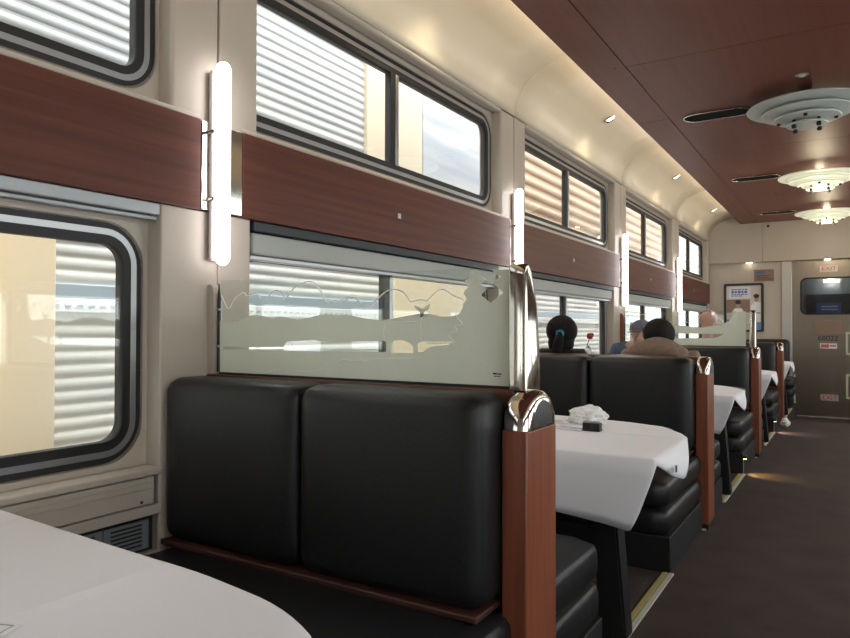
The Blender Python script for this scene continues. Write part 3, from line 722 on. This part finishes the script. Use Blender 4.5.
R0 = lambda p:[((-1.845,p+.72),(-1.845,p+.70,.47)), ((-.70,p+.715),(-.70,p+.70,.45)), ((-.56,p+.76),(-.53,p+.74,.46)), ((-.545,p+1.30),(-.525,p+1.30,.50)), ((-.575,p+1.54),(-.57,p+1.57,.50)), ((-.635,p+1.605),(-.63,p+1.64,.5)), ((-.765,p+1.665),(-.765,p+1.69,.5)),((-.90,p+1.685),(-.90,p+1.71,.5)), ((-1.0,p+1.698),(-1.0,p+1.72,.5)), ((-1.2,p+1.703),(-1.2,p+1.72,.52)), ((-1.845,p+1.735),(-1.845,p+1.75,.53)), ((-1.85,p+1.2),(-1.852,p+1.2,.64))]
TL = {0:('black booth table before the bench with the etched deer screen','white cloth on the table before the etched deer screen, a printed card on it'),
 1:('black booth table beneath the crumpled napkin','white cloth with lifted corner, a crumpled napkin lying on it'),
 2:('black booth table between the ponytailed person and the person in the cap','white cloth on the table where the flower vase stands'),
 3:('black booth table before the bald person behind the small etched screen','white cloth on the table behind the small etched screen'),
 4:('black booth table before the bench at the poster wall','white cloth on the table closest to the steel door')}
t0 = table(P(0), TL[0][0]); 
def chaikin(r):                       # round the cloth's aisle corners, keep those at the wall
    out = []
    for i,(a,h0) in enumerate(r):
        if a[0] < -1.3: out.append((a,h0)); continue
        for b_,h1 in (r[i-1], r[(i+1)%len(r)]):
            out.append((tuple(a[j]+(b_[j]-a[j])*.25 for j in range(2)), tuple(h0[j]+(h1[j]-h0[j])*.25 for j in range(3))))
    return out
cloth(P(0), TL[0][1], chaikin(chaikin(R0(P(0)))), 2)
c1 = cloth(P(1), TL[1][1], R1(P(1)), 4)
for k in (1,2,3,4):
    t = copy_tree(t0, None, (0,PITCH*k,0)); tag(t, TL[k][0], 'table', 'booth dining tables')
    if k > 1: c = cloth(P(k), TL[k][1], [((a[0]-.085*(a[0]>-.8),a[1]),(h_[0]-.085*(a[0]>-.8),h_[1],h_[2])) for a,h_ in R1(P(k))], 4+k)
# laundry mark printed on the lifted flap of the cloth under the napkin
cl = c1.children[0]
for (ya,yb,m_,za,zb) in ((.875,.91,'print_dark',.600,.625),(.81,.86,'print_grey',.608,.625)):
    bm = bmesh.new(); vs_ = [bm.verts.new((-.518,P(1)+ya,za-.0)),bm.verts.new((-.518,P(1)+yb,za-.004)),bm.verts.new((-.518,P(1)+yb,zb-.004)),bm.verts.new((-.518,P(1)+ya,zb))]
    bm.faces.new(vs_); link('laundry_mark', bm_mesh(bm), m_, cl)

# ------------- things on the tables
def crumple(name, c, r, label, cat, seed, m='paper_white'):
    bm = bmesh.new(); bmesh.ops.create_icosphere(bm, subdivisions=4, radius=1)
    for v in bm.verts:
        d = v.co.normalized(); n = noise.noise(d*1.7+Vector((seed,0,0)))*.35+abs(noise.noise(d*4+Vector((0,seed,0))))*.28-abs(noise.noise(d*8+Vector((0,0,seed))))*.10
        q = d*(1+n); v.co = Vector((c[0]+q.x*r[0], c[1]+q.y*r[1], max(c[2], c[2]+r[2]*.75+q.z*r[2])))
    o = link(name, bm_mesh(bm), m, None); o.data.transform(Matrix.Translation(-Vector(c))); o.location = c
    return tag(o, label, cat)
ZP = ZT+.0035
crumple('napkin', (-1.02,P(1)+1.44,ZP), (.085,.07,.042), 'crumpled white napkin on the cloth with the lifted corner', 'napkin', 3.3)
t = thing('condiment_caddy', (-.925,P(1)+1.22,ZP), 'small black condiment caddy in front of the crumpled napkin', 'caddy')
box('tray', -.965,-.888, P(1)+1.20,P(1)+1.245, ZP,ZP+.006, 'black_metal', t, bev=.002)
for x0,x1 in ((-.963,-.929),(-.926,-.890)): box('packet_holder', x0,x1, P(1)+1.203,P(1)+1.242, ZP+.005,ZP+.034, 'black_metal', t, bev=.003)
for x0 in (-.961,-.951,-.941,-.924,-.914,-.904): box('packet', x0,x0+.006, P(1)+1.207,P(1)+1.238, ZP+.025,ZP+.040, 'print_grey', t)
def sheet(name, x,y,wd,ht,rot,z,label,cat,lines):
    t = thing(name, (x,y,z), label, cat)
    box('page', x-wd/2,x+wd/2, y-ht/2,y+ht/2, z,z+.0016, 'paper_white', t)
    for (a,b_,c,d,m_) in lines: box('print', x+a*wd,x+b_*wd, y+c*ht,y+d*ht, z+.0017,z+.0022, m_, t)
    t.rotation_euler.z = rot; return t
sheet('menu_card', -1.13,P(1)+1.42,.20,.14,.5, ZP, 'folded menu sheet with yellowish print beside the napkin', 'paper', [(-.4,.0,-.3,.3,'print_tan'),(.1,.4,.1,.35,'print_grey'),(.1,.4,-.3,-.1,'print_grey')])
sheet('menu_card', -1.03,P(1)+1.24,.16,.10,-.3, ZP, 'white slip with blue grey print beside the caddy', 'paper', [(-.4,.4,.1,.2,'print_blue'),(-.4,.3,-.2,-.1,'print_grey')])
sheet('reservation_card', -1.04,.475,.085,.11,.35, ZP, 'small white card with a printed border on the near cloth', 'card', [(-.42,-.40,-.44,.44,'print_grey'),(.40,.42,-.44,.44,'print_grey'),(-.42,.42,.42,.44,'print_grey'),(-.2,.2,.1,.14,'print_grey')])
# vase with a red and a white bloom
vx,vy = -1.735,5.22
t = thing('flower_vase', (vx,vy,ZP), 'white bud vase with a red bloom by the window', 'vase')
lathe('vase', [(0,ZP),(.028,ZP),(.034,ZP+.04),(.026,ZP+.12),(.018,ZP+.17),(.022,ZP+.19),(.016,ZP+.19),(0,ZP+.17)], vx,vy,'vase_white',t,n=24)
def bloom(c, r, m):
    bm = bmesh.new()
    for i in range(9):
        a = i*2.4; rr = r*(.25+.75*i/9); cc = Vector((c[0]+rr*.6*math.cos(a), c[1]+rr*.6*math.sin(a), c[2]+r*.25*math.sin(i)))
        ellipsoid_bm(cc, (r*.48,r*.48,r*.6), 10, 7, bm)
    return link('bloom', bm_mesh(bm), m, t, smooth=True)
bloom((vx+.018,vy,1.045), .030, 'petal_red'); bloom((vx-.005,vy,.925), .040, 'petal_white')
tube('stem', [(vx,vy,ZP+.15),(vx-.012,vy,.95),(vx+.014,vy,1.03)], .003, 'leaf_green', t)
for a,z,l in ((.3,.90,.07),(2.2,.92,.06),(4.0,.88,.07),(5.3,.95,.05)):
    bm = bmesh.new(); dv = Vector((math.cos(a),math.sin(a),.5)).normalized(); sdv = dv.cross(Vector((0,0,1))).normalized(); base = Vector((vx,vy,z))
    q = [base, base+dv*l*.5+sdv*l*.22, base+dv*l, base+dv*l*.5-sdv*l*.22]; mid = base+dv*l*.5-Vector((0,0,.006))
    V=[bm.verts.new(v) for v in q]; mv=bm.verts.new(mid)
    for i in range(4): bm.faces.new((V[i],V[(i+1)%4],mv))
    link('leaf', bm_mesh(bm), 'leaf_green', t)
crumple('tissue', (-.62,8.74,.001), (.045,.05,.055), 'crumpled white tissue on the carpet at the last wood post', 'tissue', 8.1)
# step lights under the benches
for k,mm,cc,lab in ((3,'step_yellow',(1,.72,.25),'yellow step light under the bench with the small etched screen'),(4,'step_pink',(1,.76,.64),'pinkish step light under the bench with the last wood post')):
    y = P(k)-.875; t = thing('step_light', (-.662,y,.10), lab, 'light', 'step lights under the benches')
    box('housing', -.6895,-.663, y-.02,y+.02, .118,.142, 'chrome', t, bev=.003)
    box('lens', -.686,-.666, y-.012,y+.012, .115,.119, mm, t, bev=.001)
    box('streak_strip', -.6895,-.686, y-.010,y+.010, .008,.118, 'steel_frame', t)  # steel strip added to draw the lamp's streak of light
    ld = bpy.data.lights.new('step_lamp','SPOT'); ld.energy = 4; ld.color = cc; ld.spot_size = math.radians(95); ld.spot_blend = .7; ld.shadow_soft_size = .008
    lo = bpy.data.objects.new('step_lamp', ld); col.objects.link(lo); lo.location = (-.670,y,.108); lo.rotation_euler = Vector((.75,.05,-.75)).to_track_quat('-Z','Y').to_euler()

# ================================================================== POSTER AND SIGN ON THE END WALL
ys = YE
t = thing('framed_poster', (-1.385,ys,1.06), 'framed poster of people in white on the end wall', 'poster')
px0,px1,pz0,pz1 = -1.666,-1.104,1.059,1.811
flat('frame', [rrect(px0,px1,pz0,pz1,.03), rrect(px0+.035,px1-.035,pz0+.035,pz1-.035,.015)], ys-.03,ys-.001,'xz','print_dark',t)
pg = flat('print_sheet', [rrect(px0+.03,px1-.03,pz0+.03,pz1-.03,.015)], ys-.010,ys-.001,'xz','print_tan',t)
def ink(nm, pts, m_, lay): flat(nm, [pts], ys-.0105-lay*.0008, ys-.0100-lay*.0008+.0003,'xz',m_,pg)
U = lambda u: px0+u*(px1-px0); V = lambda v: pz1-v*(pz1-pz0)
def rc(u0,u1,v0,v1): return [(U(u0),V(v1)),(U(u1),V(v1)),(U(u1),V(v0)),(U(u0),V(v0))]
def el(u,v,ru,rv): return [(U(u+ru*math.cos(a)),V(v+rv*math.sin(a))) for a in [2*math.pi*i/20 for i in range(20)]]
ink('text_panel', rc(.13,.68,.06,.31), 'print_light', 1)
for v0,h_,u1 in ((.115,.022,.60),(.155,.042,.60),(.215,.020,.62),(.25,.016,.5)):
    uu = .19
    while uu < u1-.03:
        wd = random.uniform(.05,.10); ink('text_line', rc(uu,min(uu+wd,u1),v0,v0+h_), 'print_blue', 2); uu += wd+.02
ink('background_patch', rc(.07,.66,.33,.60), 'sign_brown', 1)
ink('blue_corner', rc(.07,.40,.74,.93), 'print_sky', 1); ink('blue_corner', rc(.78,.93,.80,.95), 'print_sky', 1)
for (u,v,s) in ((.36,.42,1.0),(.82,.30,.95)):
    ink('figure_shirt', [(U(u-.17*s),V(v+.38*s)),(U(u+.17*s),V(v+.38*s)),(U(u+.16*s),V(v+.17*s)),(U(u+.08*s),V(v+.09*s)),(U(u-.08*s),V(v+.09*s)),(U(u-.16*s),V(v+.17*s))] if u<.5 else [(U(.66),V(.80)),(U(.93),V(.80)),(U(.93),V(.42)),(U(.88),V(.39)),(U(.78),V(.38)),(U(.68),V(.46))], 'paper_white', 3)
    ink('figure_head', el(u,v+.02,.055*s,.07*s), 'print_skin', 4)
    ink('figure_hair', el(u,v-.035,.075*s,.045*s), 'print_dark', 5)
ink('figure_arm', rc(.66,.92,.60,.625), 'print_skin', 5)
t = thing('wall_sign', (-1.10,ys,1.83), 'small brown sign above and beside the framed poster', 'sign')
bs = box('plate', -1.238,-.964, ys-.012,ys-.001, 1.834,2.013, 'sign_brown', t, bev=.002)
for a,b_,z,hh,m_ in ((-1.205,-1.09,1.955,.030,'print_blue'),(-1.205,-1.02,1.915,.012,'sign_edge'),(-1.205,-1.05,1.888,.012,'sign_edge'),(-1.19,-1.0,1.862,.010,'sign_edge')):
    box('sign_line', a,b_, ys-.0130,ys-.0121, z,z+hh, m_, bs)

# ================================================================== PEOPLE
def skin_mesh(V, Eg, root=0, sub=2):
    me = bpy.data.meshes.new('s'); me.from_pydata([v[:3] for v in V], Eg, [])
    o = bpy.data.objects.new('s', me); col.objects.link(o)
    o.modifiers.new('skin','SKIN'); sm = o.modifiers.new('sub','SUBSURF'); sm.levels = sub; sm.render_levels = sub
    for i,v in enumerate(V):
        r = v[3]; sv = me.skin_vertices[0].data[i]; sv.radius = (r,r) if not isinstance(r,tuple) else r; sv.use_root = (i==root)
    dg = bpy.context.evaluated_depsgraph_get(); out = bpy.data.meshes.new_from_object(o.evaluated_get(dg))
    bpy.data.objects.remove(o); return out
def person(label, x, y, face, skin, coat, head, lean=(0,0), sh=.165, neck_r=.05, coat_r=1.25, shz=0, collar=1.35):
    """seated figure; face = +1 looks along +Y; head = (x,y,z) of the head's middle, relative to the hips' place"""
    t = thing('person', (x,y,0), label, 'person')
    hx,hy,hz = head; lx,ly = lean
    names = {}; V = []; Eg = []
    def v(n, px,py,pz_,r, to=None):
        names[n] = len(V); V.append((x+px, y+face*py, pz_, r))
        if to: Eg.append((names[to], names[n]))
    v('pelvis',0,0,.50,.115); v('belly',lx*.3,.02+ly*.3,.62,.115,'pelvis'); v('chest',lx*.7,ly*.7,.77,.120,'belly'); v('upper',lx,ly,.88+shz,.085,'chest')
    v('neck',lx*.7+hx*.3,ly*.6+hy*.4,.88+(hz-.88)*.42,neck_r,'upper')
    v('jaw',hx,hy+.015,hz-.055,.062,'neck'); v('head',hx,hy+.01,hz+.005,.080,'jaw'); v('crown',hx,hy-.005,hz+.068,.056,'head')
    v('nose',hx,hy+.108,hz-.018,.012,'head')
    for s,n in ((-1,'l'),(1,'r')):
        v('ear'+n,hx+s*.088,hy-.004,hz-.012,.013,'head')
        v('sh'+n,lx+s*sh,ly-.005,.868+shz*1.1,.056,'upper'); v('elbow'+n,lx+s*(sh+.06),ly+.10,.69,.043,'sh'+n); v('wrist'+n,lx+s*.15,ly+.33,.715,.029,'elbow'+n)
        v('palm'+n,lx+s*.125,ly+.39,.715,.026,'wrist'+n)
        for i,(dx,dl) in enumerate(((-.026,.070),(-.009,.082),(.009,.078),(.026,.062))):
            v('k%d%s'%(i,n),lx+s*.12+dx,ly+.43,.712,.0095,'palm'+n); v('f%d%s'%(i,n),lx+s*.12+dx*1.15,ly+.43+dl*.7,.698,.008,'k%d%s'%(i,n)); v('t%d%s'%(i,n),lx+s*.12+dx*1.15,ly+.43+dl,.685,.007,'f%d%s'%(i,n))
        v('th'+n,lx+s*.085,ly+.40,.708,.010,'palm'+n); v('tt'+n,lx+s*.072,ly+.44,.697,.008,'th'+n)
        v('hip'+n,s*.095,.03,.485,.085,'pelvis'); v('knee'+n,s*.11,.40,.475,.062,'hip'+n); v('ankle'+n,s*.11,.42,.10,.042,'knee'+n); v('toe'+n,s*.115,.54,.045,.036,'ankle'+n)
    body = skin_mesh(V, Eg)
    body.materials.clear()
    o = link('body', body, skin, t, smooth=True); body.materials.append(MATS['trousers_dark'])
    for f in body.polygons:
        if f.center.z < .60 : f.material_index = 1
    # clothing over trunk and arms
    CV = []; CE = []; idx = {}
    for n,k,to in (('pelvis',1.15,None),('belly',coat_r,'pelvis'),('chest',coat_r,'belly'),('upper',coat_r,'chest'),('collar',1.35,'upper'),('shl',coat_r,'upper'),('elbowl',coat_r*1.05,'shl'),('wristl',1.35,'elbowl'),('shr',coat_r,'upper'),('elbowr',coat_r*1.05,'shr'),('wristr',1.35,'elbowr')):
        if n == 'collar':
            a = Vector(V[names['upper']][:3]); b2 = Vector(V[names['neck']][:3]); q = a.lerp(b2,.75); idx[n] = len(CV); CV.append((q.x,q.y,q.z,neck_r*collar))
        else:
            q = V[names[n]]; idx[n] = len(CV); CV.append((q[0],q[1],q[2],q[3]*k))
        if to: CE.append((idx[to],idx[n]))
    link('coat', skin_mesh(CV,CE), coat, t, smooth=True)
    for s in (-1,1):
        e = link('eye', bm_mesh(ellipsoid_bm((x+hx+s*.032, y+face*(hy+.074), hz+.012),(.012,.010,.009),10,8)), 'eye_white', t, smooth=True)
        link('iris', bm_mesh(ellipsoid_bm((x+hx+s*.032, y+face*(hy+.0825), hz+.012),(.0055,.003,.0055),8,6)), 'print_dark', e, smooth=True)
    link('mouth', bm_mesh(ellipsoid_bm((x+hx, y+face*(hy+.078), hz-.058),(.024,.008,.006),10,6)), 'print_skin', t, smooth=True)
    return t
def hair_cap(t, x,y,z, r, m, cut_z=None, front=None, face=1, seed=0, name='hair'):
    bm = bmesh.new(); bmesh.ops.create_icosphere(bm, subdivisions=4, radius=1)
    for v in bm.verts:
        d = v.co.normalized(); n = 1+.03*noise.noise(Vector((d.x*9,d.y*3,d.z*3+seed)))
        v.co = Vector((x+d.x*r[0]*n, y+d.y*r[1]*n, z+d.z*r[2]*n))
    if front is not None:       # bare the face
        dele = [v for v in bm.verts if (v.co.y-y)*face > front and v.co.z < z+.045]
        bmesh.ops.delete(bm, geom=dele, context='VERTS')
    if cut_z is not None:
        bmesh.ops.delete(bm, geom=[v for v in bm.verts if v.co.z < cut_z], context='VERTS')
    o = link(name, bm_mesh(bm), m, t, smooth=True)
    md = o.modifiers.new('thick','SOLIDIFY'); md.thickness = .006; md.offset = -1
    return o
# ponytailed person by the window
xa,ya = -1.655,P(2)+.335
pa = person('person with a black ponytail and a blue hair tie, seen from behind', xa,ya,1,'skin_a','coat_black',(0,.0,1.075), sh=.125, coat_r=1.45, shz=.045, collar=1.9)
hair_cap(pa, xa,ya-.006,1.088,(.104,.112,.108),'hair_black',front=.052,face=1,seed=2)
hair_cap(pa, xa,ya-.020,1.005,(.088,.078,.085),'hair_black',front=.03,face=1,seed=4)
tube('ponytail', [(xa+.030,ya-.103,1.078),(xa+.030,ya-.126,1.05),(xa+.020,ya-.130,.99),(xa+.004,ya-.126,.92),(xa-.002,ya-.12,.86)], [.022,.030,.036,.034,.012], 'hair_black', pa, n=12)
tube('hair_tie', [(xa+.030+.024*math.cos(a),ya-.122,1.068+.020*math.sin(a)) for a in [math.pi*2*i/16 for i in range(17)]], .0075, 'hair_tie', pa, n=8)
# person in the tan quilted coat
xc_,yc_ = -1.015,P(2)+.345
pc = person('dark-haired person in a tan quilted hooded coat, seen from behind', xc_,yc_,1,'skin_a','coat_tan',(-.015,.05,1.065), sh=.18, coat_r=1.6, shz=.035)
hair_cap(pc, xc_-.015,yc_+.045,1.072,(.098,.108,.098),'hair_dark',front=.055,face=1,seed=5)
bm = bmesh.new(); bmesh.ops.create_icosphere(bm, subdivisions=4, radius=1)
for v in bm.verts:
    d = v.co.normalized(); q = 1+.05*abs(math.sin(d.z*11+d.x*2))
    v.co = Vector((xc_-.005+d.x*.205*q, yc_-.045+d.y*.085*q, .975+d.z*.075*q-abs(d.x)**1.4*.055))
link('hood', bm_mesh(bm), 'coat_tan', pc, smooth=True)
# person in the cap across the table
xb,yb = -1.50,P(3)-.50
pb = person('person in a blue cap and denim jacket bending over the table', xb,yb,-1,'skin_b','denim_blue',(.03,.30,1.075), lean=(-.03,.20), sh=.17, shz=.05, coat_r=1.3)
hair_cap(pb, xb+.03,yb-.297,1.090,(.095,.108,.088),'cap_blue',cut_z=1.085,face=-1,seed=9,name='cap')
bm = bmesh.new(); bmesh.ops.create_icosphere(bm, subdivisions=3, radius=1)
for v in bm.verts: v.co = Vector((xb+.03+v.co.x*.085, yb-.40+v.co.y*.075, 1.088+v.co.z*.006-v.co.x**2*.018))
link('cap_brim', bm_mesh(bm), 'cap_blue', pb, smooth=True)
# bald person beyond the small screen
xd,yd = -1.15,P(3)+.36
pd_ = person('bald pink-headed person behind the small etched screen', xd,yd,1,'skin_pink','sweater_grey',(0,.05,1.205), sh=.17)
